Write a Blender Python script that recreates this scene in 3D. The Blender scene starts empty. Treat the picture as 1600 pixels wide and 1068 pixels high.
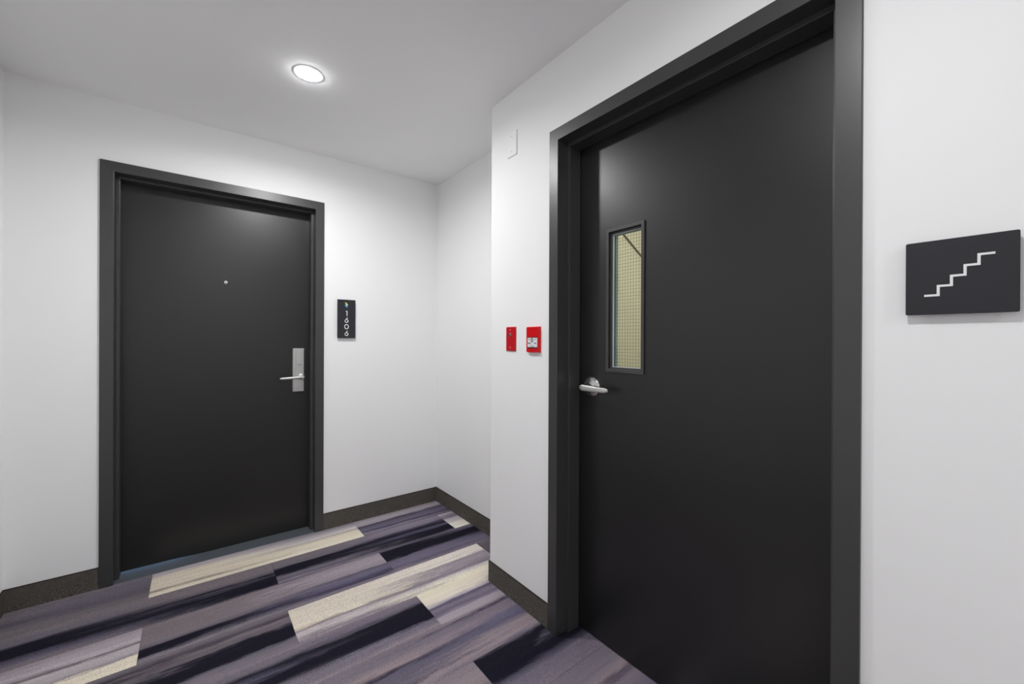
import bpy, bmesh, math, random
from mathutils import Matrix, Vector
random.seed(7)
SC = bpy.context.scene
COL = SC.collection

# ------------------------------------------------------------------ camera
CAM_H = 1.212
F_PX, YAW, PITCH, ROLL = 636.8, 0.6619, -0.0014, 0.0043
cam = bpy.data.objects.new('camera', bpy.data.cameras.new('camera'))
COL.objects.link(cam)
cam.data.sensor_fit = 'HORIZONTAL'; cam.data.sensor_width = 36.0
cam.data.lens = 36.0 * F_PX / 1600.0
cam.data.clip_start = 0.02
fw = Vector((math.sin(YAW) * math.cos(PITCH), math.cos(YAW) * math.cos(PITCH), math.sin(PITCH)))
rt = Vector((math.cos(YAW), -math.sin(YAW), 0.0))
up = rt.cross(fw)
r2 = rt * math.cos(ROLL) + up * math.sin(ROLL)
u2 = -rt * math.sin(ROLL) + up * math.cos(ROLL)
cam.matrix_world = Matrix(((r2.x, u2.x, -fw.x, 0), (r2.y, u2.y, -fw.y, 0), (r2.z, u2.z, -fw.z, CAM_H), (0, 0, 0, 1)))
SC.camera = cam

# ------------------------------------------------------------------ world, exposure, lamp levels
world = bpy.data.worlds.new('world'); SC.world = world
world.use_nodes = True
world.node_tree.nodes['Background'].inputs[0].default_value = (0.35, 0.6, 1.0, 1)   # daylight outside the building
world.node_tree.nodes['Background'].inputs[1].default_value = 10.0
SC.view_settings.view_transform = 'Standard'
SC.view_settings.look = 'None'
SC.view_settings.gamma = 1.0
SC.view_settings.use_curve_mapping = False
SC.view_settings.exposure = 0.0
LENS_STRENGTH = 280.0       # glow of the frosted lenses
LAMP_WATTS, LAMP_SPREAD = 10.4, 166.0   # beam of each corridor downlight
STAIR_STRENGTH = 56.0        # stairwell batten

# ------------------------------------------------------------------ measured room (metres)
A = 2.801      # end wall plane (y)
B = 1.1844     # right wall plane (x)
C = 1.456      # recess wall plane (x)
E = 1.693      # where the right wall stops (y)
H = 2.3934     # ceiling
XL = -0.667    # left wall plane (x)
BACK = -5.0    # corridor behind the camera
TH = 0.13      # wall thickness
XA0, YB0 = -0.365, 1.257
FW, FH, FACE, STOP = 1.018, 2.0907, 0.0508, 0.0667
BH = 0.104

# ------------------------------------------------------------------ helpers
def lin(c):
    return tuple(((v / 255) / 12.92 if v / 255 <= 0.04045 else ((v / 255 + 0.055) / 1.055) ** 2.4) for v in c)

class N:
    """tiny node helper"""
    def __init__(self, name):
        self.m = bpy.data.materials.new(name); self.m.use_nodes = True
        self.t = self.m.node_tree
        self.b = self.t.nodes['Principled BSDF']
    def node(self, kind, **kw):
        n = self.t.nodes.new(kind)
        for k, v in kw.items(): setattr(n, k, v)
        return n
    def link(self, a, b): self.t.links.new(a, b)
    def math(self, op, a, b=None, clamp=False):
        n = self.node('ShaderNodeMath', operation=op); n.use_clamp = clamp
        for i, v in enumerate((a, b)):
            if v is None: continue
            if isinstance(v, (int, float)): n.inputs[i].default_value = v
            else: self.link(v, n.inputs[i])
        return n.outputs[0]
    def coord(self, scale=(1, 1, 1), loc=(0, 0, 0), out='Object'):
        tc = self.node('ShaderNodeTexCoord'); mp = self.node('ShaderNodeMapping')
        mp.inputs['Scale'].default_value = scale; mp.inputs['Location'].default_value = loc
        self.link(tc.outputs[out], mp.inputs['Vector'])
        return mp.outputs[0]
    def noise(self, vec, scale, detail=2, rough=0.5):
        n = self.node('ShaderNodeTexNoise')
        n.inputs['Scale'].default_value = scale; n.inputs['Detail'].default_value = detail
        n.inputs['Roughness'].default_value = rough
        self.link(vec, n.inputs['Vector'])
        return n.outputs['Fac']
    def bump(self, h, strength, dist):
        n = self.node('ShaderNodeBump')
        n.inputs['Strength'].default_value = strength; n.inputs['Distance'].default_value = dist
        self.link(h, n.inputs['Height']); self.link(n.outputs[0], self.b.inputs['Normal'])
    def ramp(self, fac, stops, interp='LINEAR'):
        n = self.node('ShaderNodeValToRGB'); cr = n.color_ramp; cr.interpolation = interp
        while len(cr.elements) < len(stops): cr.elements.new(0.5)
        for e, (p, c) in zip(cr.elements, sorted(stops, key=lambda s: s[0])):
            e.position = p; e.color = (*c, 1)
        if fac is not None: self.link(fac, n.inputs[0])
        return n.outputs[0]
    def mix(self, fac, a, b, blend='MIX'):
        n = self.node('ShaderNodeMix', data_type='RGBA', blend_type=blend)
        for s, v in ((n.inputs[0], fac), (n.inputs[6], a), (n.inputs[7], b)):
            if isinstance(v, (int, float)): s.default_value = v
            elif isinstance(v, tuple): s.default_value = (*v, 1)
            else: self.link(v, s)
        return n.outputs[2]

def plain(name, rgb, rough=0.5, metal=0.0, bump=None, vary=0.0, spec=0.5):
    k = N(name)
    k.b.inputs['Roughness'].default_value = rough
    k.b.inputs['Metallic'].default_value = metal
    k.b.inputs['Specular IOR Level'].default_value = spec
    c = lin(rgb)
    v = k.coord()
    nz = k.noise(v, 40 if bump is None else bump[0], 3)
    if vary:
        lo = tuple(x * (1 - vary) for x in c); hi = tuple(min(1, x * (1 + vary)) for x in c)
        k.link(k.mix(nz, lo, hi), k.b.inputs['Base Color'])
    else:
        k.b.inputs['Base Color'].default_value = (*c, 1)
    if bump: k.bump(nz, bump[1], bump[2])
    return k.m

def emit(name, rgb, strength):
    k = N(name)
    k.b.inputs['Base Color'].default_value = (*lin(rgb), 1)
    k.b.inputs['Emission Color'].default_value = (*lin(rgb), 1)
    k.b.inputs['Emission Strength'].default_value = strength
    return k.m

def mesh(name, verts, faces, smooth=False):
    me = bpy.data.meshes.new(name); me.from_pydata([tuple(v) for v in verts], [], faces); me.update()
    bm = bmesh.new(); bm.from_mesh(me); bmesh.ops.recalc_face_normals(bm, faces=bm.faces); bm.to_mesh(me); bm.free()
    if smooth:
        for p in me.polygons: p.use_smooth = True
    return me

class MB:
    """collects shapes into one mesh"""
    def __init__(self): self.v = []; self.f = []
    def add(self, vs, fs):
        o = len(self.v); self.v += [tuple(q) for q in vs]; self.f += [tuple(i + o for i in q) for q in fs]; return self
    def box(self, x0, x1, y0, y1, z0, z1):
        vs = [(x, y, z) for x in (x0, x1) for y in (y0, y1) for z in (z0, z1)]
        return self.add(vs, [(0, 1, 3, 2), (4, 6, 7, 5), (0, 4, 5, 1), (2, 3, 7, 6), (0, 2, 6, 4), (1, 5, 7, 3)])
    def prism(self, pts, d0, d1, axis='y', pts1=None):
        """outline pts (2D) swept along axis from d0 to d1"""
        P1 = pts1 or pts
        def to3(p, d):
            return {'y': (p[0], d, p[1]), 'x': (d, p[0], p[1]), 'z': (p[0], p[1], d)}[axis]
        n = len(pts)
        vs = [to3(p, d0) for p in pts] + [to3(p, d1) for p in P1]
        fs = [tuple(range(n)), tuple(range(2 * n - 1, n - 1, -1))] + [(i, (i + 1) % n, n + (i + 1) % n, n + i) for i in range(n)]
        return self.add(vs, fs)
    def ribbon(self, pts, w, d0, d1, closed=False):
        """stroke of width w along the 2D (x,z) polyline, swept in y"""
        n = len(pts); L = []; R = []
        for i in range(n):
            p = Vector(pts[i])
            a = Vector(pts[i - 1]) if (i > 0 or closed) else None
            b = Vector(pts[(i + 1) % n]) if (i < n - 1 or closed) else None
            d1_ = (p - a).normalized() if a is not None else None
            d2_ = (b - p).normalized() if b is not None else None
            if d1_ is None: d1_ = d2_
            if d2_ is None: d2_ = d1_
            n1 = Vector((-d1_.y, d1_.x)); n2 = Vector((-d2_.y, d2_.x))
            m = (n1 + n2).normalized(); k = w / 2 / max(0.3, m.dot(n1))
            L.append(p + m * k); R.append(p - m * k)
        vs = [(q.x, d, q.y) for d in (d0, d1) for q in L + R]
        fs = []
        for i in range(n if closed else n - 1):
            j = (i + 1) % n
            fs += [(i, j, n + j, n + i), (2 * n + i, 3 * n + i, 3 * n + j, 2 * n + j), (i, 2 * n + i, 2 * n + j, j), (n + i, n + j, 3 * n + j, 3 * n + i)]
        if not closed:
            for i in (0, n - 1): fs.append((i, n + i, 3 * n + i, 2 * n + i))
        return self.add(vs, fs)
    def lathe(self, prof, seg=32, center=(0, 0, 0), axis='y', cap=True):
        """prof: list of (radius, distance along axis)"""
        vs = []; fs = []
        for r, d in prof:
            for k in range(seg):
                t = 2 * math.pi * k / seg; c, s = r * math.cos(t), r * math.sin(t)
                q = {'y': (c, d, s), 'z': (c, s, d), 'x': (d, c, s)}[axis]
                vs.append((q[0] + center[0], q[1] + center[1], q[2] + center[2]))
        for i in range(len(prof) - 1):
            for k in range(seg):
                j = (k + 1) % seg
                fs.append((i * seg + k, i * seg + j, (i + 1) * seg + j, (i + 1) * seg + k))
        if cap:
            fs.append(tuple(range(seg))); fs.append(tuple((len(prof) - 1) * seg + k for k in range(seg)))
        return self.add(vs, fs)
    def loft(self, rings):
        n = len(rings[0]); vs = [q for r in rings for q in r]; fs = []
        for i in range(len(rings) - 1):
            for k in range(n):
                j = (k + 1) % n; fs.append((i * n + k, i * n + j, (i + 1) * n + j, (i + 1) * n + k))
        fs.append(tuple(range(n))); fs.append(tuple((len(rings) - 1) * n + k for k in range(n)))
        return self.add(vs, fs)
    def tube(self, pts, r, seg=12, rs=None):
        rings = []
        P = [Vector(p) for p in pts]
        for i, p in enumerate(P):
            t = (P[min(i + 1, len(P) - 1)] - P[max(i - 1, 0)]).normalized()
            a = t.cross(Vector((0, 0, 1)) if abs(t.z) < 0.9 else Vector((1, 0, 0))).normalized(); b = t.cross(a)
            rr = rs[i] if rs else r
            rings.append([tuple(p + a * rr * math.cos(2 * math.pi * k / seg) + b * rr * math.sin(2 * math.pi * k / seg)) for k in range(seg)])
        return self.loft(rings)
    def build(self, name, mat, parent=None, smooth=False, bevel=0.0, seg=2, loc=None):
        o = bpy.data.objects.new(name, mesh(name, self.v, self.f, smooth)); COL.objects.link(o)
        if mat: o.data.materials.append(mat)
        if parent: o.parent = parent
        if loc: o.location = loc
        if bevel:
            md = o.modifiers.new('bevel', 'BEVEL'); md.width = bevel; md.segments = seg; md.limit_method = 'ANGLE'; md.angle_limit = math.radians(40)
            md.harden_normals = False
        if smooth and not bevel:
            try: o.data.set_sharp_from_angle(angle=math.radians(38))
            except Exception: pass
        return o

def empty(name, loc, rz=0.0):
    o = bpy.data.objects.new(name, None); COL.objects.link(o); o.empty_display_size = 0.05
    o.location = loc; o.rotation_euler = (0, 0, rz); return o
def tag(o, label=None, cat=None, group=None, kind=None):
    if label: o['label'] = label
    if cat: o['category'] = cat
    if group: o['group'] = group
    if kind: o['kind'] = kind
    return o
def rrect(x0, x1, z0, z1, r, n=4):
    pts = []
    for cx, cz, a0 in ((x1 - r, z1 - r, 0), (x0 + r, z1 - r, 90), (x0 + r, z0 + r, 180), (x1 - r, z0 + r, 270)):
        for k in range(n + 1):
            t = math.radians(a0 + 90 * k / n); pts.append((cx + r * math.cos(t), cz + r * math.sin(t)))
    return pts

# ------------------------------------------------------------------ materials
M = {}
M['wall'] = plain('wall_paint', (247, 247, 247), 0.55, bump=(220, 0.05, 0.001), spec=0.3)
M['ceiling'] = plain('ceiling_paint', (252, 252, 252), 0.8, bump=(160, 0.05, 0.001), spec=0.2)
def door_paint(name, rgb, rough):
    k = N(name)
    k.b.inputs['Specular IOR Level'].default_value = 0.6
    v = k.coord()
    n1 = k.noise(v, 5, 3); n2 = k.noise(k.coord((1, 1, 1), (3, 1, 2)), 70, 2)
    c = lin(rgb)
    k.link(k.mix(n1, tuple(x * 0.9 for x in c), tuple(x * 1.1 for x in c)), k.b.inputs['Base Color'])
    rr = k.math('ADD', k.math('MULTIPLY', n1, 0.12), rough - 0.06); k.link(rr, k.b.inputs['Roughness'])
    k.bump(n2, 0.06, 0.002)
    return k.m
M['door'] = door_paint('door_paint', (25, 25, 25), 0.37)
M['frame'] = door_paint('frame_paint', (60, 60, 60), 0.36)
M['nickel'] = plain('satin_nickel', (205, 205, 203), 0.5, 1.0, bump=(300, 0.05, 0.0005))
M['chrome'] = plain('polished_nickel', (205, 204, 200), 0.2, 1.0)
M['darkhole'] = plain('dark_slot', (22, 22, 24), 0.6)
M['sign'] = plain('sign_charcoal', (42, 41, 46), 0.45, bump=(500, 0.03, 0.0005), spec=0.35)
M['signback'] = plain('sign_back', (70, 70, 74), 0.6)
M['letter'] = plain('raised_white', (240, 240, 240), 0.45)
M['red'] = plain('red_enamel', (214, 2, 12), 0.28, spec=0.5)
M['redplate'] = plain('red_plate', (198, 4, 26), 0.35, spec=0.5)
M['whiteplate'] = plain('white_plate', (232, 232, 232), 0.45)
M['screw'] = plain('screw_head', (215, 200, 200), 0.35, 0.6)
M['print'] = plain('black_print', (40, 40, 48), 0.6)
M['threshold'] = plain('threshold_vinyl', (88, 94, 100), 0.45, bump=(30, 0.1, 0.001), vary=0.12)
M['trimwhite'] = plain('trim_white', (240, 240, 240), 0.5)
M['lens'] = emit('downlight_lens', (252, 252, 253), LENS_STRENGTH)
M['cream'] = plain('stair_cream', (222, 221, 205), 0.7, bump=(8, 0.05, 0.002), vary=0.03)
M['concrete'] = plain('stair_concrete', (150, 150, 146), 0.8, vary=0.1)
M['rail'] = plain('rail_paint', (92, 84, 60), 0.5)
M['batten'] = emit('stair_batten', (255, 246, 226), STAIR_STRENGTH)
M['tape'] = plain('glazing_tape', (214, 222, 226), 0.5)
M['kitback'] = plain('kit_back_lit_blue', (176, 204, 214), 0.4)  # grey paint coloured pale blue, stairwell light put into the colour
M['gap_shade'] = plain('gap_shade_blue', (20, 48, 66), 0.5)  # dark blue paints in the shade of the gap behind the glass
M['wire'] = plain('wire_steel', (70, 74, 58), 0.5, 0.3)
M['subfloor'] = plain('subfloor', (70, 66, 70), 0.9)
k = N('clear_glass')
k.b.inputs['Transmission Weight'].default_value = 1.0; k.b.inputs['Roughness'].default_value = 0.0
k.b.inputs['IOR'].default_value = 1.45; k.b.inputs['Base Color'].default_value = (0.94, 0.98, 0.95, 1)
M['glass'] = k.m
# speckled carpet baseboard
k = N('carpet_base')
v = k.coord()
sp = k.noise(v, 520, 2, 0.7); sp2 = k.noise(v, 60, 2)
c = k.ramp(sp, [(0.32, lin((44, 41, 38))), (0.5, lin((88, 84, 79))), (0.66, lin((152, 146, 138)))])
k.link(k.mix(sp2, c, k.mix(1.0, c, (0.7, 0.7, 0.7), 'MULTIPLY')), k.b.inputs['Base Color'])
k.b.inputs['Roughness'].default_value = 1.0; k.b.inputs['Specular IOR Level'].default_value = 0.05
k.bump(sp, 0.5, 0.002)
M['base'] = k.m
M['binding'] = plain('base_binding', (62, 58, 54), 0.9, spec=0.1)

# ------------------------------------------------------------------ room shell
def structure(o, label, cat):
    return tag(o, label, cat, kind='structure')

def wall_with_door(x0, x1, o0, o1, h, d0=0.0, d1=TH):
    return MB().prism([(x0, -0.02), (o0, -0.02), (o0, FH), (o1, FH), (o1, -0.02), (x1, -0.02), (x1, h), (x0, h)], d0, d1, 'y')

# end wall (holds the numbered door): local x along the wall
w = wall_with_door(XL - TH, C + TH, XA0, XA0 + FW, H + 0.12).build('wall_end', M['wall'], loc=(0, A, 0))
structure(w, 'white painted end wall around the numbered door', 'wall')
# right wall: local x runs toward the camera (-y)
w = wall_with_door(YB0 - E, YB0 - BACK, 0, FW, H + 0.12).build('wall_right', M['wall'], loc=(B, YB0, 0))
w.rotation_euler = (0, 0, -math.pi / 2)
structure(w, 'white painted side wall around the stairwell door', 'wall')
w = MB().box(B + TH, C, E - TH, E, -0.02, H + 0.12).build('wall_return', M['wall'])
structure(w, 'short white return wall at the end of the side wall', 'wall')
w = MB().box(C, C + TH, E - TH, A, -0.02, H + 0.12).build('wall_recess', M['wall'])
structure(w, 'white recess wall in the corner past the red fire devices', 'wall')
w = MB().box(XL - TH, XL, BACK - TH, A, -0.02, H + 0.12).build('wall_left', M['wall'])
structure(w, 'white corridor wall at the far left edge', 'wall')
w = MB().box(XL, B, BACK - TH, BACK, -0.02, H + 0.12).build('wall_back', M['wall'])
structure(w, 'white wall closing the corridor behind the viewer', 'wall')
w = MB().box(XL, C, BACK, A, H, H + 0.12).build('ceiling', M['ceiling'])
structure(w, 'smooth white ceiling with a round downlight', 'ceiling')

# floor: subfloor with carpet planks as its pieces
floor = MB().box(XL, C, BACK, A, -0.1, -0.0062).build('floor', M['subfloor'])
structure(floor, 'floor of streaked navy, grey and cream carpet planks', 'floor')
CG = 1.25        # print colours -> carpet albedo
def L(c): return tuple(min(0.9, x * CG) for x in lin(c))
pn = [0]
def plank_material(Ls, Rs, warp=0.16):
    pn[0] += 1; i = pn[0]
    k = N('carpet_print_%d' % i)
    tc = k.node('ShaderNodeTexCoord'); sx = k.node('ShaderNodeSeparateXYZ'); k.link(tc.outputs['Object'], sx.inputs[0])
    u = sx.outputs[0]; v = k.math('MULTIPLY', sx.outputs[1], -4.0)
    off = (i * 3.7, i * 1.9, i * 0.6)
    nA = k.noise(k.coord((1.6, 14, 1), off), 1.0, 2, 0.5)             # long meanders
    nB = k.noise(k.coord((9, 70, 1), off), 1.0, 4, 0.65)               # ragged brush edges
    nC = k.noise(k.coord((260, 330, 1), off), 1.0, 1, 0.5)             # tufts
    nD = k.noise(k.coord((2.2, 50, 1), off), 1.0, 3, 0.6)              # fine streaks
    vv = k.math('ADD', v, k.math('MULTIPLY', k.math('SUBTRACT', nA, 0.5), warp * 1.3))
    vv = k.math('ADD', vv, k.math('MULTIPLY', k.math('SUBTRACT', nB, 0.5), 0.17))
    vv = k.math('ADD', vv, k.math('MULTIPLY', k.math('SUBTRACT', nC, 0.5), 0.035))
    cl = k.ramp(vv, [(p, L(c)) for p, c in Ls]); cr = k.ramp(vv, [(p, L(c)) for p, c in Rs])
    m = k.math('ADD', u, k.math('MULTIPLY', k.math('SUBTRACT', nB, 0.5), 0.9))
    mr = k.node('ShaderNodeMapRange', interpolation_type='SMOOTHSTEP'); mr.inputs[1].default_value = 0.2; mr.inputs[2].default_value = 0.8
    k.link(m, mr.inputs[0])
    c = k.mix(mr.outputs[0], cl, cr)
    st = k.math('ADD', k.math('MULTIPLY', nD, 0.4), 0.8)
    tf = k.math('ADD', k.math('MULTIPLY', nC, 1.1), 0.45)
    g = k.math('MULTIPLY', st, tf)
    comb = k.node('ShaderNodeCombineXYZ')
    for q in range(3): k.link(g, comb.inputs[q])
    k.link(k.mix(1.0, c, comb.outputs[0], 'MULTIPLY'), k.b.inputs['Base Color'])
    k.b.inputs['Roughness'].default_value = 1.0; k.b.inputs['Specular IOR Level'].default_value = 0.04
    k.bump(nC, 0.35, 0.002)
    return k.m
# palette (print colours as they read in the photograph)
NV, GV, GR, MV, LV, CR, CD, DV, TP = (29, 28, 37), (92, 86, 100), (104, 98, 106), (130, 119, 126), (158, 150, 158), (205, 195, 178), (170, 158, 150), (60, 56, 72), (110, 102, 106)
PL = {}   # (row, index) -> (left ramp, right ramp); v=0 is the far long edge
PL[0, -1] = ([(0, (122, 116, 118)), (.4, (102, 96, 100)), (.52, (62, 58, 68)), (.6, (98, 94, 102)), (.8, (112, 106, 110)), (1, (98, 92, 98))],
             [(0, (112, 104, 112)), (.35, (100, 94, 104)), (.6, (88, 83, 92)), (.8, (100, 94, 98)), (1, (108, 100, 104))])
PL[0, 0] = ([(0, LV), (.2, (176, 166, 166)), (.3, CR), (.78, (200, 188, 172)), (.84, (140, 128, 118)), (.9, CR), (1, (196, 186, 172))],
            [(0, (122, 117, 124)), (.22, (160, 153, 158)), (.4, (192, 186, 186)), (.47, (158, 150, 146)), (.56, CR), (1, (214, 206, 188))])
PL[0, 1] = ([(0, (128, 122, 128)), (.25, (158, 150, 156)), (.4, (150, 142, 152)), (.46, DV), (.56, GV), (.74, (100, 94, 112)), (.8, DV), (.86, (120, 113, 126)), (1, (104, 98, 110))],
            [(0, (120, 113, 120)), (.25, (150, 142, 150)), (.38, (120, 112, 124)), (.45, DV), (.52, (98, 92, 108)), (.75, (92, 86, 104)), (.82, DV), (.9, (110, 104, 118)), (1, GV)])
PL[1, -1] = ([(0, TP), (.18, GR), (.3, (100, 95, 104)), (.4, NV), (.66, NV), (.72, (70, 66, 80)), (.84, GV), (.94, (112, 106, 114)), (1, TP)],
             [(0, (112, 104, 108)), (.3, TP), (.42, (92, 86, 94)), (.5, NV), (.56, (72, 68, 80)), (.64, NV), (.92, (27, 26, 36)), (1, (104, 96, 104))])
PL[1, 0] = ([(0, TP), (.3, GR), (.38, NV), (.68, NV), (.74, (104, 98, 108)), (.86, (88, 82, 98)), (.94, (128, 120, 126)), (1, GV)],
            [(0, (126, 119, 130)), (.26, (116, 109, 124)), (.36, DV), (.46, NV), (.58, (84, 80, 98)), (.7, NV), (.92, NV), (1, (90, 85, 100))])
PL[1, 1] = ([(0, (176, 170, 174)), (.2, (130, 122, 134)), (.3, (104, 96, 112)), (.42, (168, 160, 166)), (.62, (186, 180, 178)), (.7, (210, 204, 192)), (1, (216, 210, 198))],) * 2
PL[2, -1] = ([(0, GR), (.22, (120, 114, 120)), (.32, (84, 79, 88)), (.42, (128, 122, 126)), (.6, (118, 112, 118)), (.7, (150, 144, 146)), (.84, (180, 172, 164)), (1, CR)],
             [(0, (140, 130, 136)), (.24, LV), (.34, (168, 160, 164)), (.4, (96, 89, 96)), (.46, (168, 160, 162)), (.66, (160, 152, 156)), (.7, (132, 123, 128)), (.76, (204, 194, 178)), (1, (206, 197, 180))])
PL[2, 0] = ([(0, (114, 105, 110)), (.3, TP), (.5, (116, 107, 112)), (.62, (96, 90, 98)), (.68, NV), (.82, NV), (.88, (96, 91, 100)), (.95, (126, 119, 124)), (1, GR)],
            [(0, (128, 120, 128)), (.2, (146, 136, 144)), (.46, (138, 128, 136)), (.54, (84, 78, 92)), (.62, (104, 98, 114)), (.78, (88, 83, 104)), (.86, DV), (.93, (110, 102, 114)), (1, (112, 104, 112))])
PL[2, 1] = ([(0, GV), (.08, NV), (.44, NV), (.52, (96, 90, 106)), (.7, (104, 98, 116)), (.86, (88, 82, 98)), (1, (128, 119, 128))],
            [(0, (106, 100, 114)), (.14, (96, 90, 106)), (.22, NV), (.52, (27, 26, 36)), (.6, (90, 85, 102)), (.8, (106, 100, 114)), (1, (96, 90, 102))])
PL[3, -1] = ([(0, TP), (.12, (100, 94, 102)), (.2, NV), (.28, (33, 31, 42)), (.36, GR), (.5, (98, 92, 100)), (.56, NV), (.82, NV), (.9, GR), (1, TP)],
             [(0, (104, 96, 102)), (.18, (70, 64, 74)), (.24, TP), (.36, (96, 89, 96)), (.42, NV), (.74, (29, 28, 38)), (.8, (98, 94, 104)), (1, (118, 109, 116))])
PL[3, 0] = ([(0, (192, 182, 172)), (.3, (200, 190, 176)), (.5, (196, 187, 176)), (.62, CR), (.68, (128, 116, 118)), (.76, (166, 156, 160)), (.86, (180, 172, 172)), (.94, (120, 111, 120)), (1, (150, 142, 148))],
            [(0, (202, 193, 186)), (.32, (206, 198, 190)), (.4, (140, 130, 138)), (.55, (148, 138, 146)), (.72, (122, 113, 124)), (.8, (186, 180, 178)), (.9, (212, 204, 188)), (1, (218, 211, 192))])
PL[3, 1] = ([(0, (100, 93, 100)), (.5, (88, 82, 90)), (1, (110, 102, 110))],) * 2
PL[4, -1] = ([(0, GR), (.3, NV), (.5, GR), (1, TP)],) * 2
PL[4, 0] = ([(0, (116, 108, 116)), (.2, GR), (.3, NV), (.4, (84, 80, 96)), (.5, NV), (.66, (33, 31, 42)), (.74, GR), (.88, (112, 106, 116)), (1, (124, 114, 120))],
            [(0, (122, 113, 122)), (.22, (98, 91, 104)), (.3, NV), (.72, (28, 27, 38)), (.78, (108, 102, 116)), (.9, (114, 107, 118)), (1, (128, 118, 124))])
PL[4, 1] = ([(0, (214, 205, 184)), (.36, (208, 199, 186)), (.46, (166, 158, 164)), (.52, (84, 77, 96)), (.6, (116, 108, 122)), (.76, (98, 91, 108)), (.86, (156, 147, 156)), (1, (150, 141, 148))],
            [(0, (206, 198, 184)), (.2, (172, 165, 170)), (.32, (112, 105, 122)), (.55, (86, 79, 100)), (.66, (150, 141, 150)), (.88, (152, 143, 152)), (1, (110, 102, 114))])
PL[5, -1] = ([(0, TP), (.3, GR), (.5, (128, 118, 124)), (.7, (96, 90, 100)), (1, TP)],) * 2
PL[5, 0] = ([(0, (110, 104, 114)), (.2, (112, 104, 114)), (.36, (140, 127, 130)), (.44, (56, 50, 64)), (.52, (96, 91, 104)), (.74, (100, 94, 108)), (.82, (84, 78, 90)), (.88, (132, 120, 126)), (1, MV)],
            [(0, (136, 126, 134)), (.1, DV), (.16, (112, 104, 116)), (.3, (122, 112, 122)), (.42, (98, 93, 112)), (.58, (94, 89, 108)), (.68, (134, 122, 128)), (.92, (140, 127, 132)), (1, (104, 97, 112))])
PL[6, 0] = ([(0, MV), (.4, (136, 124, 128)), (.52, (104, 95, 104)), (.6, MV), (1, (122, 112, 118))],) * 2
PL[6, 1] = ([(0, (108, 101, 112)), (.08, NV), (.52, (28, 27, 38)), (.62, (80, 76, 92)), (.7, (106, 99, 112)), (.9, (112, 104, 116)), (1, (120, 111, 120))],
            [(0, (80, 75, 92)), (.05, NV), (.14, (42, 40, 52)), (.22, (128, 122, 136)), (.34, (112, 106, 122)), (.42, NV), (.62, NV), (.7, (110, 103, 116)), (1, (106, 99, 114))])
PL[7, 0] = ([(0, (112, 105, 116)), (.3, (118, 110, 120)), (.45, (140, 126, 132)), (.52, (88, 80, 92)), (.6, (124, 113, 122)), (.8, (112, 103, 118)), (1, (96, 92, 112))],) * 2
keys = list(PL.keys())
PM = {kk: plank_material(*PL[kk]) for kk in keys}
plank_me = {}
def plank_mesh(x0, x1, y0, y1):
    """plank cut to x0..x1, y0..y1 of its own 1.0045 x 0.25 m face (y runs from 0 down to -0.25)"""
    key = tuple(round(q, 4) for q in (x0, x1, y0, y1))
    if key not in plank_me:
        b_ = 0.0012; g = 0.0002
        def rect(e): return [(x0 + e, y1 - e), (x1 - e, y1 - e), (x1 - e, y0 + e), (x0 + e, y0 + e)]
        vs = [(x, y, 0) for x, y in rect(g + b_)] + [(x, y, -0.0012) for x, y in rect(g)] + [(x, y, -0.006) for x, y in rect(g)]
        fs = [(0, 1, 2, 3), (8, 11, 10, 9)]
        for a0 in (0, 4):
            for i in range(4): fs.append((a0 + i, a0 + (i + 1) % 4, a0 + 4 + (i + 1) % 4, a0 + 4 + i))
        plank_me[key] = mesh('carpet_plank', vs, fs)
        plank_me[key].materials.append(None)
    return plank_me[key]
# planks are 1.0045 x 0.25 m in half bond; those along the walls are cut to fit
row, y, PLW = 0, 2.8055, 1.0045
while y > BACK + 0.01:
    x = -0.168 if row % 2 == 0 else 0.333
    yb = y - 0.25
    if y > E + 0.01: right = C
    elif y > YB0 - FW + FACE and yb < YB0 - FACE: right = B + TH
    else: right = B
    idx = 0
    while x > XL: x -= PLW; idx -= 1
    while x < right:
        xa, xb = max(x, XL) - x, min(x + PLW, right) - x
        if xb - xa > 0.01:
            o = bpy.data.objects.new('carpet_plank', plank_mesh(xa, xb, max(yb, BACK) - y, min(y, A) - y)); COL.objects.link(o)
            o.material_slots[0].link = 'OBJECT'; o.material_slots[0].material = PM.get((row, idx)) or PM[random.choice(keys)]
            o.location = (x, y, 0); o.parent = floor
        x += PLW; idx += 1
    y -= 0.25; row += 1

# ------------------------------------------------------------------ baseboards
def baseboard(name, length, loc, rz, label, cap0=0.0, cap1=0.0):
    """local x along wall, face toward -y"""
    o = MB().prism([(-0.0065, 0.0), (0, 0.0), (0, BH - 0.004), (-0.0055, BH - 0.004)], -cap0, length + cap1, 'x').build(name, M['base'], loc=loc, bevel=0.001)
    o.rotation_euler = (0, 0, rz)
    structure(o, label, 'baseboard')
    MB().prism([(-0.0062, BH - 0.0045), (0, BH - 0.0045), (0, BH), (-0.005, BH)], -cap0, length + cap1, 'x').build('edge_binding', M['binding'], o, bevel=0.001)
    return o
R90 = math.pi / 2
baseboard('baseboard_end_left', XA0 - XL, (XL, A, 0), 0, 'dark carpet baseboard left of the numbered door')
baseboard('baseboard_end_right', C - XA0 - FW, (XA0 + FW, A, 0), 0, 'dark carpet baseboard right of the numbered door')
baseboard('baseboard_recess', A - E, (C, A, 0), -R90, 'dark carpet baseboard along the recess wall')
baseboard('baseboard_return', C - B, (C, E, 0), math.pi, 'dark carpet baseboard on the short return wall', 0, 0.0065)
baseboard('baseboard_right_far', E - YB0, (B, E, 0), -R90, 'dark carpet baseboard below the red fire devices')
baseboard('baseboard_right_near', YB0 - FW - BACK, (B, YB0 - FW, 0), -R90, 'dark carpet baseboard below the staircase sign')
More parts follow.
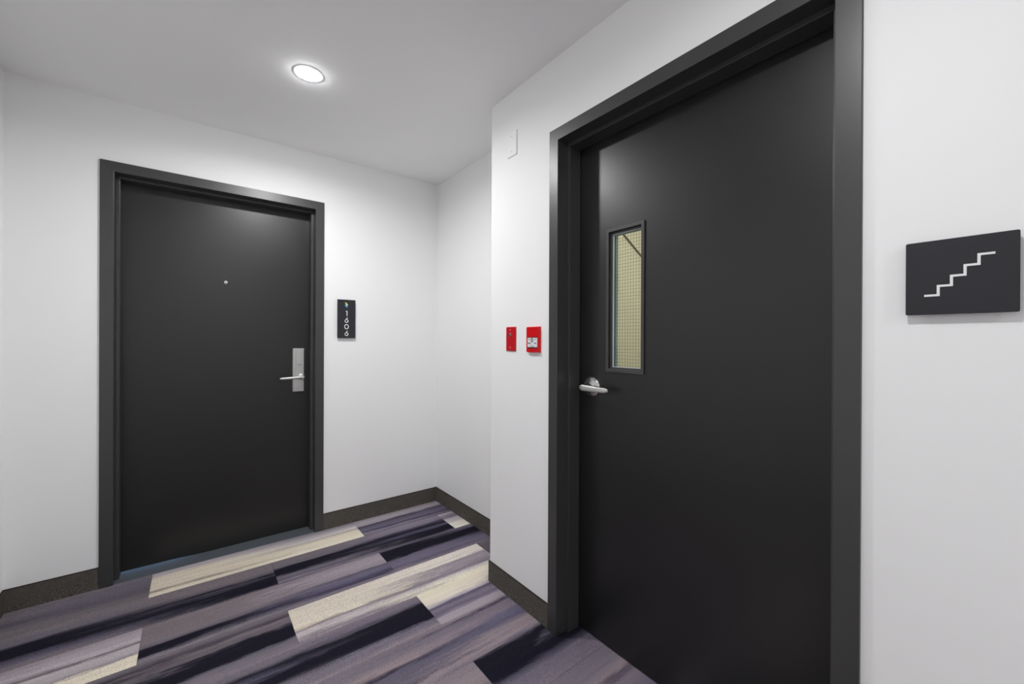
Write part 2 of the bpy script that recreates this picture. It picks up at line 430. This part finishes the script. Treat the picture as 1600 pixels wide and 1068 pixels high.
baseboard('baseboard_left', A - BACK, (XL, BACK, 0), R90, 'dark carpet baseboard of the left corridor wall')

# ------------------------------------------------------------------ doors
def ring(i0, i1):
    """U-shaped outline between inset i0 and inset i1 of the frame"""
    return [(i0, 0), (i0, FH - i0), (FW - i0, FH - i0), (FW - i0, 0), (FW - i1, 0), (FW - i1, FH - i1), (i1, FH - i1), (i1, 0)]
LEAF_D = 0.111
def door_frame(root, stop_mat=None):
    fr = MB().prism(ring(0, FACE), -0.010, 0.16).build('door_frame', M['frame'], root, bevel=0.0016, seg=2)
    MB().prism(ring(FACE, STOP), 0.045, 0.109).build('door_stop', M['frame'], fr, bevel=0.0014, seg=2)
    return fr
GAP = 0.003
LX0, LX1, LZ0, LZ1 = FACE + GAP, FW - FACE - GAP, 0.006, FH - FACE - GAP

# --- door 1: numbered suite door in the end wall
d1 = empty('door_1', (XA0, A, 0))
structure(d1, 'charcoal suite door with silver lever lock and peephole, next to the 1606 sign', 'door')
door_frame(d1)
MB().box(LX0, LX1, LEAF_D, LEAF_D + 0.044, LZ0, LZ1).build('door_leaf', M['door'], d1, bevel=0.0012)
MB().prism([(0.26, LZ0), (0.42, 0.0005), (LX1, 0.0005), (LX1, LZ0)], LEAF_D + 0.002, LEAF_D + 0.03).build('gap_blocker', M['darkhole'], d1)  # added wedge, keeps the daylight leak to the left end of the gap
MB().box(0, FW, 0.0, 0.30, -0.1, 0.0).build('threshold', M['threshold'], d1)
# peephole
pe = MB().lathe([(0.0085, 0.004), (0.0085, 0.001), (0.0065, 0.0), (0.0055, 0.0)], 24, cap=True).build('peephole', M['nickel'], d1, smooth=True, loc=(0.5087, LEAF_D - 0.004, 1.5498))
MB().lathe([(0.0035, 0.001), (0.003, -0.0006), (0.0012, -0.001)], 16).build('peephole_lens', M['darkhole'], pe, smooth=True)
# mortise lock escutcheon with lever
px0, px1, pz0, pz1 = 0.8575, 0.9235, 0.8868, 1.1615
lp = MB().prism([(px0, LEAF_D), (px0, LEAF_D - 0.012), (px0 + 0.004, LEAF_D - 0.016), (px1 - 0.002, LEAF_D - 0.016), (px1, LEAF_D - 0.014), (px1, LEAF_D)], pz0, pz1, 'z').build('lock_plate', M['nickel'], d1, bevel=0.0012)
MB().box(px0 + 0.0165, px0 + 0.0175, LEAF_D - 0.0164, LEAF_D - 0.015, pz0 + 0.10, pz1 - 0.001).build('plate_groove', M['signback'], lp)
kc = MB().prism(rrect(0.8795, 0.9105, 1.046, 1.084, 0.004), LEAF_D - 0.0175, LEAF_D - 0.016).build('key_cover', M['nickel'], lp, bevel=0.0006)
MB().prism(rrect(0.8925, 0.8965, 1.054, 1.062, 0.001), LEAF_D - 0.0182, LEAF_D - 0.0174).build('keyhole', M['darkhole'], lp)
MB().prism(rrect(0.9035, 0.9055, 1.054, 1.061, 0.0006), LEAF_D - 0.0182, LEAF_D - 0.0174).build('key_slot', M['darkhole'], lp)
ly, lz = 0.052, 0.9795
MB().lathe([(0.019, LEAF_D - 0.016), (0.019, LEAF_D - 0.020), (0.0125, LEAF_D - 0.023), (0.0105, LEAF_D - 0.030), (0.0095, ly - 0.006), (0.007, ly - 0.0085)], 28, (0.9075, 0, lz)).build('lever_spindle', M['nickel'], lp, smooth=True)
lev = MB(); rings = []
for t in range(13):
    q = t / 12; cx = 0.9125 - q * 0.132; ry = 0.0085 - 0.001 * q; rz = 0.0098 - 0.0024 * q
    yy = ly - 0.004 * math.sin(q * math.pi); zz = lz - 0.0045 * q
    sc = 1.0 if t not in (0, 12) else 0.75
    rings.append([(cx, yy + ry * sc * math.cos(2 * math.pi * k_ / 16), zz + rz * sc * math.sin(2 * math.pi * k_ / 16)) for k_ in range(16)])
lev.loft(rings).build('lever', M['nickel'], lp, smooth=True)

# --- door 2: stairwell door in the right wall
d2 = empty('door_2', (B, YB0, 0), -R90)
structure(d2, 'charcoal stairwell door with narrow wired-glass vision panel and lever handle', 'door')
door_frame(d2)
VX0, VX1, VZ0, VZ1 = 0.207, 0.3815, 1.0925, 1.657          # outer edge of the vision kit
vx0, vx1, vz0, vz1 = VX0 + 0.013, VX1 - 0.013, VZ0 + 0.014, VZ1 - 0.014   # sight opening
def slab_with_hole(x0, x1, z0, z1, hx0, hx1, hz0, hz1, y0, y1):
    xs = [x0, hx0, hx1, x1]; zs = [z0, hz0, hz1, z1]; vs = []; fs = []
    for y_ in (y0, y1):
        for zi in zs:
            for xi in xs: vs.append((xi, y_, zi))
    idx = lambda d, i, j: d * 16 + j * 4 + i
    for i in range(3):
        for j in range(3):
            if i == 1 and j == 1: continue
            for d in (0, 1): fs.append((idx(d, i, j), idx(d, i + 1, j), idx(d, i + 1, j + 1), idx(d, i, j + 1)))
    def side(i0, j0, i1, j1): fs.append((idx(0, i0, j0), idx(0, i1, j1), idx(1, i1, j1), idx(1, i0, j0)))
    for q in range(3):
        side(q, 0, q + 1, 0); side(q, 3, q + 1, 3); side(0, q, 0, q + 1); side(3, q, 3, q + 1)
    side(1, 1, 2, 1); side(1, 2, 2, 2); side(1, 1, 1, 2); side(2, 1, 2, 2)
    return MB().add(vs, fs)
leaf = slab_with_hole(LX0, LX1, LZ0, LZ1, vx0, vx1, vz0, vz1, LEAF_D, LEAF_D + 0.044).build('door_leaf', M['door'], d2, bevel=0.0012)
kit = slab_with_hole(VX0, VX1, VZ0, VZ1, vx0, vx1, vz0, vz1, LEAF_D - 0.006, LEAF_D).build('vision_frame', M['frame'], d2, bevel=0.0012)
# inner bead steps back to the glass
bd = 0.006
slab_with_hole(vx0, vx1, vz0, vz1, vx0 + bd, vx1 - bd, vz0 + bd, vz1 - bd, LEAF_D + 0.004, LEAF_D + 0.014).build('glazing_bead', M['frame'], kit, bevel=0.0008)
t0 = bd
slab_with_hole(vx0, vx1, vz0, vz1, vx0 + t0 + 0.005, vx1 - t0, vz0 + t0 + 0.002, vz1 - t0 - 0.003, LEAF_D + 0.0145, LEAF_D + 0.018).build('glazing_tape', M['tape'], kit)
MB().box(vx0, vx1, LEAF_D + 0.0185, LEAF_D + 0.0245, vz0, vz1).build('glass_pane', M['glass'], kit)
slab_with_hole(vx0, vx1, vz0, vz1, vx0 + bd + 0.002, vx1 - bd, vz0 + bd, vz1 - bd, LEAF_D + 0.025, LEAF_D + 0.031).build('gap_shade', M['gap_shade'], kit)
slab_with_hole(vx0, vx1, vz0, vz1, vx0 + bd, vx1 - bd, vz0 + bd, vz1 - bd, LEAF_D + 0.032, LEAF_D + 0.050).build('stair_side_bead', M['kitback'], kit)
wm = MB(); yw = LEAF_D + 0.0172 + 0.0008
x = vx0 + 0.006
nx = 12; nz = 42
for i in range(1, nx):
    xx = vx0 + (vx1 - vx0) * i / nx; wm.box(xx - 0.0003, xx + 0.0003, yw - 0.0003, yw + 0.0003, vz0 + 0.002, vz1 - 0.002)
for j in range(1, nz):
    zz = vz0 + (vz1 - vz0) * j / nz; wm.box(vx0 + 0.002, vx1 - 0.002, yw - 0.0003, yw + 0.0003, zz - 0.0003, zz + 0.0003)
tag(wm.build('wire_mesh', M['wire'], kit), kind='stuff')
# cylindrical lever lock
hs, hz = 0.134, 1.027
rose = MB().lathe([(0.043, LEAF_D), (0.043, LEAF_D - 0.004), (0.040, LEAF_D - 0.009), (0.030, LEAF_D - 0.0135), (0.020, LEAF_D - 0.0165), (0.0165, LEAF_D - 0.019)], 48, (hs, 0, hz)).build('handle_rose', M['chrome'], d2, smooth=True)
MB().lathe([(0.0155, LEAF_D - 0.0185), (0.0125, LEAF_D - 0.026), (0.0120, LEAF_D - 0.048), (0.0125, LEAF_D - 0.056), (0.010, LEAF_D - 0.060)], 28, (hs, 0, hz)).build('handle_neck', M['chrome'], rose, smooth=True)
lev = MB(); rings = []
for t in range(19):
    q = t / 18; cx = hs - 0.014 + q * 0.128
    yy = LEAF_D - 0.060 + 0.012 * q * q + 0.006 * max(0, q - 0.75) * 4
    ry = 0.0065 - 0.0015 * q; rz = 0.0130 - 0.0030 * q; zz = hz - 0.004 * q
    e_ = 1.0
    if t == 0 or t == 18: e_ = 0.45
    elif t == 1 or t == 17: e_ = 0.82
    ring_ = []
    for k_ in range(20):
        th = 2 * math.pi * k_ / 20; cs, sn = math.cos(th), math.sin(th)
        sq = lambda v_: math.copysign(abs(v_) ** 0.7, v_)
        ring_.append((cx, yy + ry * e_ * sq(cs), zz + rz * e_ * sq(sn)))
    rings.append(ring_)
lev.loft(rings).build('lever', M['nickel'], rose, smooth=True)

# ------------------------------------------------------------------ signs
# room number sign, local x right, y into wall, z up; origin at its lower left on the wall
rs = empty('room_number_sign', (0.7322, A, 1.2288))
tag(rs, 'tall charcoal room sign reading 1606 beside the suite door', 'sign')
SW, SH = 0.1137, 0.2527
MB().prism(rrect(0, SW, 0, SH, 0.003), -0.0160, -0.0100).build('sign_panel', M['sign'], rs, bevel=0.0006)
MB().prism(rrect(0.010, SW - 0.010, 0.010, SH - 0.010, 0.003), -0.0100, 0.0).build('backing_plate', M['signback'], rs)
y0, y1 = -0.0173, -0.0160
def arc(cx, cz, rx, rz, a0, a1, n):
    return [(cx + rx * math.cos(math.radians(a0 + (a1 - a0) * i / n)), cz + rz * math.sin(math.radians(a0 + (a1 - a0) * i / n))) for i in range(n + 1)]
SWK = 0.0046; NX = 0.0568
def numeral_one(zc):
    MB().prism([(NX + 0.0005, zc - 0.0165), (NX + 0.0052, zc - 0.0165), (NX + 0.0052, zc + 0.0165), (NX - 0.0035, zc + 0.0165), (NX - 0.0068, zc + 0.0122), (NX + 0.0005, zc + 0.0122)], y0, y1).build('numeral', M['letter'], rs)
def numeral_zero(zc):
    MB().ribbon(arc(NX, zc, 0.0118, 0.0145, 0, 360, 36)[:-1], SWK, y0, y1, True).build('numeral', M['letter'], rs)
def numeral_six(zc):
    r = 0.0092; cz = zc - 0.0168 + r + SWK / 2
    t = MB(); t.ribbon(arc(NX, cz, r + 0.0005, r, 0, 360, 32)[:-1], SWK, y0, y1, True)
    a_ = math.radians(152); t.ribbon([(NX + r * math.cos(a_), cz + r * math.sin(a_)), (NX + 0.0062, zc + 0.0168)], SWK, y0, y1 - 0.0002)
    t.build('numeral', M['letter'], rs)
numeral_one(1.3917 - 1.2288); numeral_six(1.3472 - 1.2288); numeral_zero(1.3045 - 1.2288); numeral_six(1.2602 - 1.2288)
lg = 1.4445 - 1.2288
for nm, rgb, pts in (('emblem_yellow', (240, 206, 120), [(-.0105, .0170), (-.0010, .0180), (.0055, .0120), (-.0055, .0095)]),
                     ('emblem_green', (196, 216, 150), [(-.0055, .0095), (.0055, .0120), (.0095, .0045), (.0085, -.0010), (-.0045, .0015)]),
                     ('emblem_sky', (112, 182, 226), [(-.0100, -.0005), (-.0045, .0015), (.0085, -.0010), (.0060, -.0095), (-.0035, -.0085)]),
                     ('emblem_blue', (44, 104, 178), [(-.0100, -.0005), (-.0035, -.0085), (.0060, -.0095), (.0090, -.0165), (-.0030, -.0145)])):
    MB().prism([(NX - 0.001 + x_, lg + z_) for x_, z_ in pts], y0 + 0.0004, y1).build('emblem', plain(nm, rgb, 0.5), rs)

# staircase pictogram sign
ss = empty('staircase_sign', (B, 0.1662, 1.2695), -R90)
tag(ss, 'square charcoal sign with white staircase pictogram', 'sign')
MB().prism(rrect(0, 0.1495, 0, 0.148, 0.003), -0.0160, -0.0100).build('sign_panel', M['sign'], ss, bevel=0.0006)
MB().prism(rrect(0.010, 0.1395, 0.010, 0.138, 0.003), -0.0100, 0.0).build('backing_plate', M['signback'], ss)
st = [(0.0275, 0.0383)]
for i, xr in enumerate((0.0473, 0.0652, 0.0830, 0.1006)):
    st += [(xr, 0.0383 + 0.0181 * i), (xr, 0.0383 + 0.0181 * (i + 1))]
st.append((0.1205, 0.0383 + 0.0181 * 4))
MB().ribbon(st, 0.0042, -0.0173, -0.0160).build('staircase_pictogram', M['letter'], ss)

# ------------------------------------------------------------------ wall plates and fire devices
def screw(parent, x, y, z, mat, slot=True):
    s = MB().lathe([(0.0033, y), (0.0033, y - 0.0008), (0.002, y - 0.0016)], 16, (x, 0, z)).build('screw', mat, parent, smooth=True)
    MB().box(x - 0.0026, x + 0.0026, y - 0.0019, y - 0.0015, z - 0.0004, z + 0.0004).build('screw_slot', M['darkhole'], s)
def plate_outline(w_, h_, t_):
    m_ = MB(); m_.prism(rrect(0, w_, 0, h_, 0.003), -t_ * 0.5, 0.0)
    m_.prism(rrect(0, w_, 0, h_, 0.003), -t_ * 0.5, -t_, pts1=rrect(0.003, w_ - 0.003, 0.003, h_ - 0.003, 0.003)); return m_
rp = empty('fire_key_switch_plate', (B, 1.5605, 1.1665), -R90)
tag(rp, 'flat red wall plate with screws and a key switch, left of the fire alarm pull', 'wall plate')
plate_outline(0.073, 0.1145, 0.006).build('plate', M['redplate'], rp)
screw(rp, 0.0345, -0.006, 0.1000, M['screw']); screw(rp, 0.0345, -0.006, 0.0160, M['screw'])
kc = MB().lathe([(0.0085, -0.006), (0.0085, -0.010), (0.007, -0.0115)], 24, (0.034, 0, 0.0765)).build('key_cylinder', M['chrome'], rp, smooth=True)
MB().box(0.0332, 0.0348, -0.0121, -0.0114, 0.0715, 0.0815).build('key_slot', M['darkhole'], kc)

fp = empty('fire_alarm_pull', (B, 1.4013, 1.1625), -R90)
tag(fp, 'red fire alarm pull station with white printed handle', 'fire alarm')
PW, PH, PT = 0.0863, 0.1155, 0.013
MB().prism(rrect(0, PW, 0, PH, 0.003), 0.0, -PT, pts1=rrect(0.002, PW - 0.004, 0.003, PH - 0.002, 0.004)).build('housing', M['red'], fp, bevel=0.0012)
hd = MB().prism(rrect(0.0130, 0.0765, 0.0245, 0.0655, 0.002), -PT + 0.0005, -PT - 0.0025).build('pull_handle', M['whiteplate'], fp, bevel=0.0008)
MB().box(0.0130, 0.0765, -PT - 0.0010, -PT + 0.0005, 0.0195, 0.0240).build('handle_dark_strip', M['darkhole'], fp)  # dark strip just below the pull handle
MB().box(0.0122, 0.0773, -PT - 0.0008, -PT + 0.0005, 0.0660, 0.0690).build('handle_recess', M['darkhole'], fp)
yy0, yy1 = -PT - 0.0029, -PT - 0.0024
pr = MB()
pr.ribbon([(0.0405, 0.0635), (0.0490, 0.0550), (0.0405, 0.0465), (0.0320, 0.0550)], 0.0034, yy0, yy1, True)
for x_, z_, w_, h_ in ((0.014, 0.0585, 0.012, 0.0020), (0.057, 0.0585, 0.012, 0.0020), (0.0135, 0.0400, 0.0150, 0.0042), (0.0560, 0.0395, 0.0110, 0.0042), (0.032, 0.0275, 0.022, 0.0022), (0.0295, 0.0325, 0.0013, 0.012)):
    pr.box(x_, x_ + w_, yy0, yy1, z_, z_ + h_)
pr.build('printed_marks', M['print'], hd, loc=(0.003, 0, 0))

bp_ = empty('blank_wall_plate', (B, 1.5567, 2.0845), -R90)
tag(bp_, 'blank white wall plate high beside the stairwell door frame', 'wall plate')
plate_outline(0.0715, 0.1165, 0.006).build('plate', M['wall'], bp_)
screw(bp_, 0.0357, -0.006, 0.0950, M['whiteplate']); screw(bp_, 0.0357, -0.006, 0.0215, M['whiteplate'])

# ------------------------------------------------------------------ downlights
def downlight(x_, y_, label, z_=H, watts=LAMP_WATTS):
    t = empty('ceiling_downlight', (x_, y_, z_))
    tag(t, label, 'light', 'round downlights along the corridor ceiling')
    MB().lathe([(0.060, 0.0), (0.0595, -0.001), (0.058, -0.0012), (0.0420, -0.0012)], 48, axis='z', cap=False).build('trim_ring', M['trimwhite'], t, smooth=True)
    prof = [(0.0446, -0.0010)]
    for q in range(1, 7):
        an = math.pi / 2 * q / 6; prof.append((0.0442 * math.cos(an) + 0.0004, -0.0012 - 0.0065 * math.sin(an)))
    MB().lathe(prof, 40, axis='z').build('lens', M['lens'], t, smooth=True)
    ld = bpy.data.lights.new('downlight_beam', 'AREA'); ld.shape = 'DISK'; ld.size = 0.086
    ld.energy = watts; ld.spread = math.radians(LAMP_SPREAD); ld.color = (0.985, 0.99, 1.0)
    lo = bpy.data.objects.new('downlight_beam', ld); COL.objects.link(lo); lo.parent = t; lo.location = (0, 0, -0.0085)
downlight(0.3954, 1.985, 'round white downlight in the ceiling before the suite door')
downlight(0.22, 0.25, 'round white downlight directly above the viewer', watts=LAMP_WATTS * 0.55)
downlight(0.26, -1.985, 'round white downlight just behind the viewer')
downlight(0.26, -3.97, 'round white downlight at the far end of the corridor behind the viewer')

# ------------------------------------------------------------------ stairwell seen through the wired glass
SX0, SX1, SY0, SY1, SZ = B + TH, 4.6, -0.1, 2.42, 2.75
w = MB().box(C + TH, SX1 + TH, SY1, SY1 + TH, -0.02, SZ).build('wall_stair_far', M['cream']); structure(w, 'cream stairwell wall seen through the wired glass', 'wall')
w = MB().box(SX1, SX1 + TH, SY0, SY1, -0.02, SZ).build('wall_stair_side', M['cream']); structure(w, 'cream stairwell wall opposite the stairwell door', 'wall')
w = MB().box(SX0, SX1 + TH, SY0 - TH, SY0, -0.02, SZ).build('wall_stair_near', M['cream']); structure(w, 'cream stairwell wall on the near side', 'wall')
w = MB().box(SX0, SX1, SY0, E - TH, -0.1, 0.0).box(C + TH, SX1, E - TH, SY1, -0.1, 0.0).build('floor_stair', M['concrete']); structure(w, 'grey stairwell landing behind the wired glass door', 'floor')
w = MB().box(SX0 - TH, SX1 + TH, SY0 - TH, SY1 + TH, SZ, SZ + 0.1).build('ceiling_stair', M['cream']); structure(w, 'cream stairwell ceiling', 'ceiling')
w = MB().box(SX0 - TH, SX0, SY0 - TH, E, H + 0.12, SZ).box(SX0, C + TH, E - TH, SY1 + TH, H + 0.12, SZ).build('wall_stair_upper', M['cream']); structure(w, 'cream wall above the stairwell door inside the stair', 'wall')
hr = empty('stair_stringer', (3.2507, SY1, 2.2206)); tag(hr, 'thin sloping stair stringer edge seen at the top of the wired glass', 'stair stringer')
MB().prism([(-0.85, 0.498 - 0.011), (1.2, -0.703 - 0.011), (1.2, -0.703 + 0.011), (-0.85, 0.498 + 0.011)], -0.010, 0.0).build('stringer_edge', M['rail'], hr, bevel=0.002)
MB().prism([(-0.85, 0.498 + 0.011), (1.2, -0.703 + 0.011), (1.2, -0.703 + 0.016), (-0.85, 0.498 + 0.016)], -0.006, 0.0).build('sealant_bead', M['tape'], hr)
bt = empty('stair_light', (3.0, 1.0, SZ)); tag(bt, 'long fluorescent batten lighting the stairwell', 'light')
MB().box(-0.6, 0.6, -0.05, 0.05, -0.04, 0.0).build('housing', M['trimwhite'], bt, bevel=0.003)
MB().prism([(-0.045, -0.04), (-0.03, -0.075), (0.03, -0.075), (0.045, -0.04)], -0.59, 0.59, 'x').build('diffuser', M['batten'], bt, bevel=0.004)
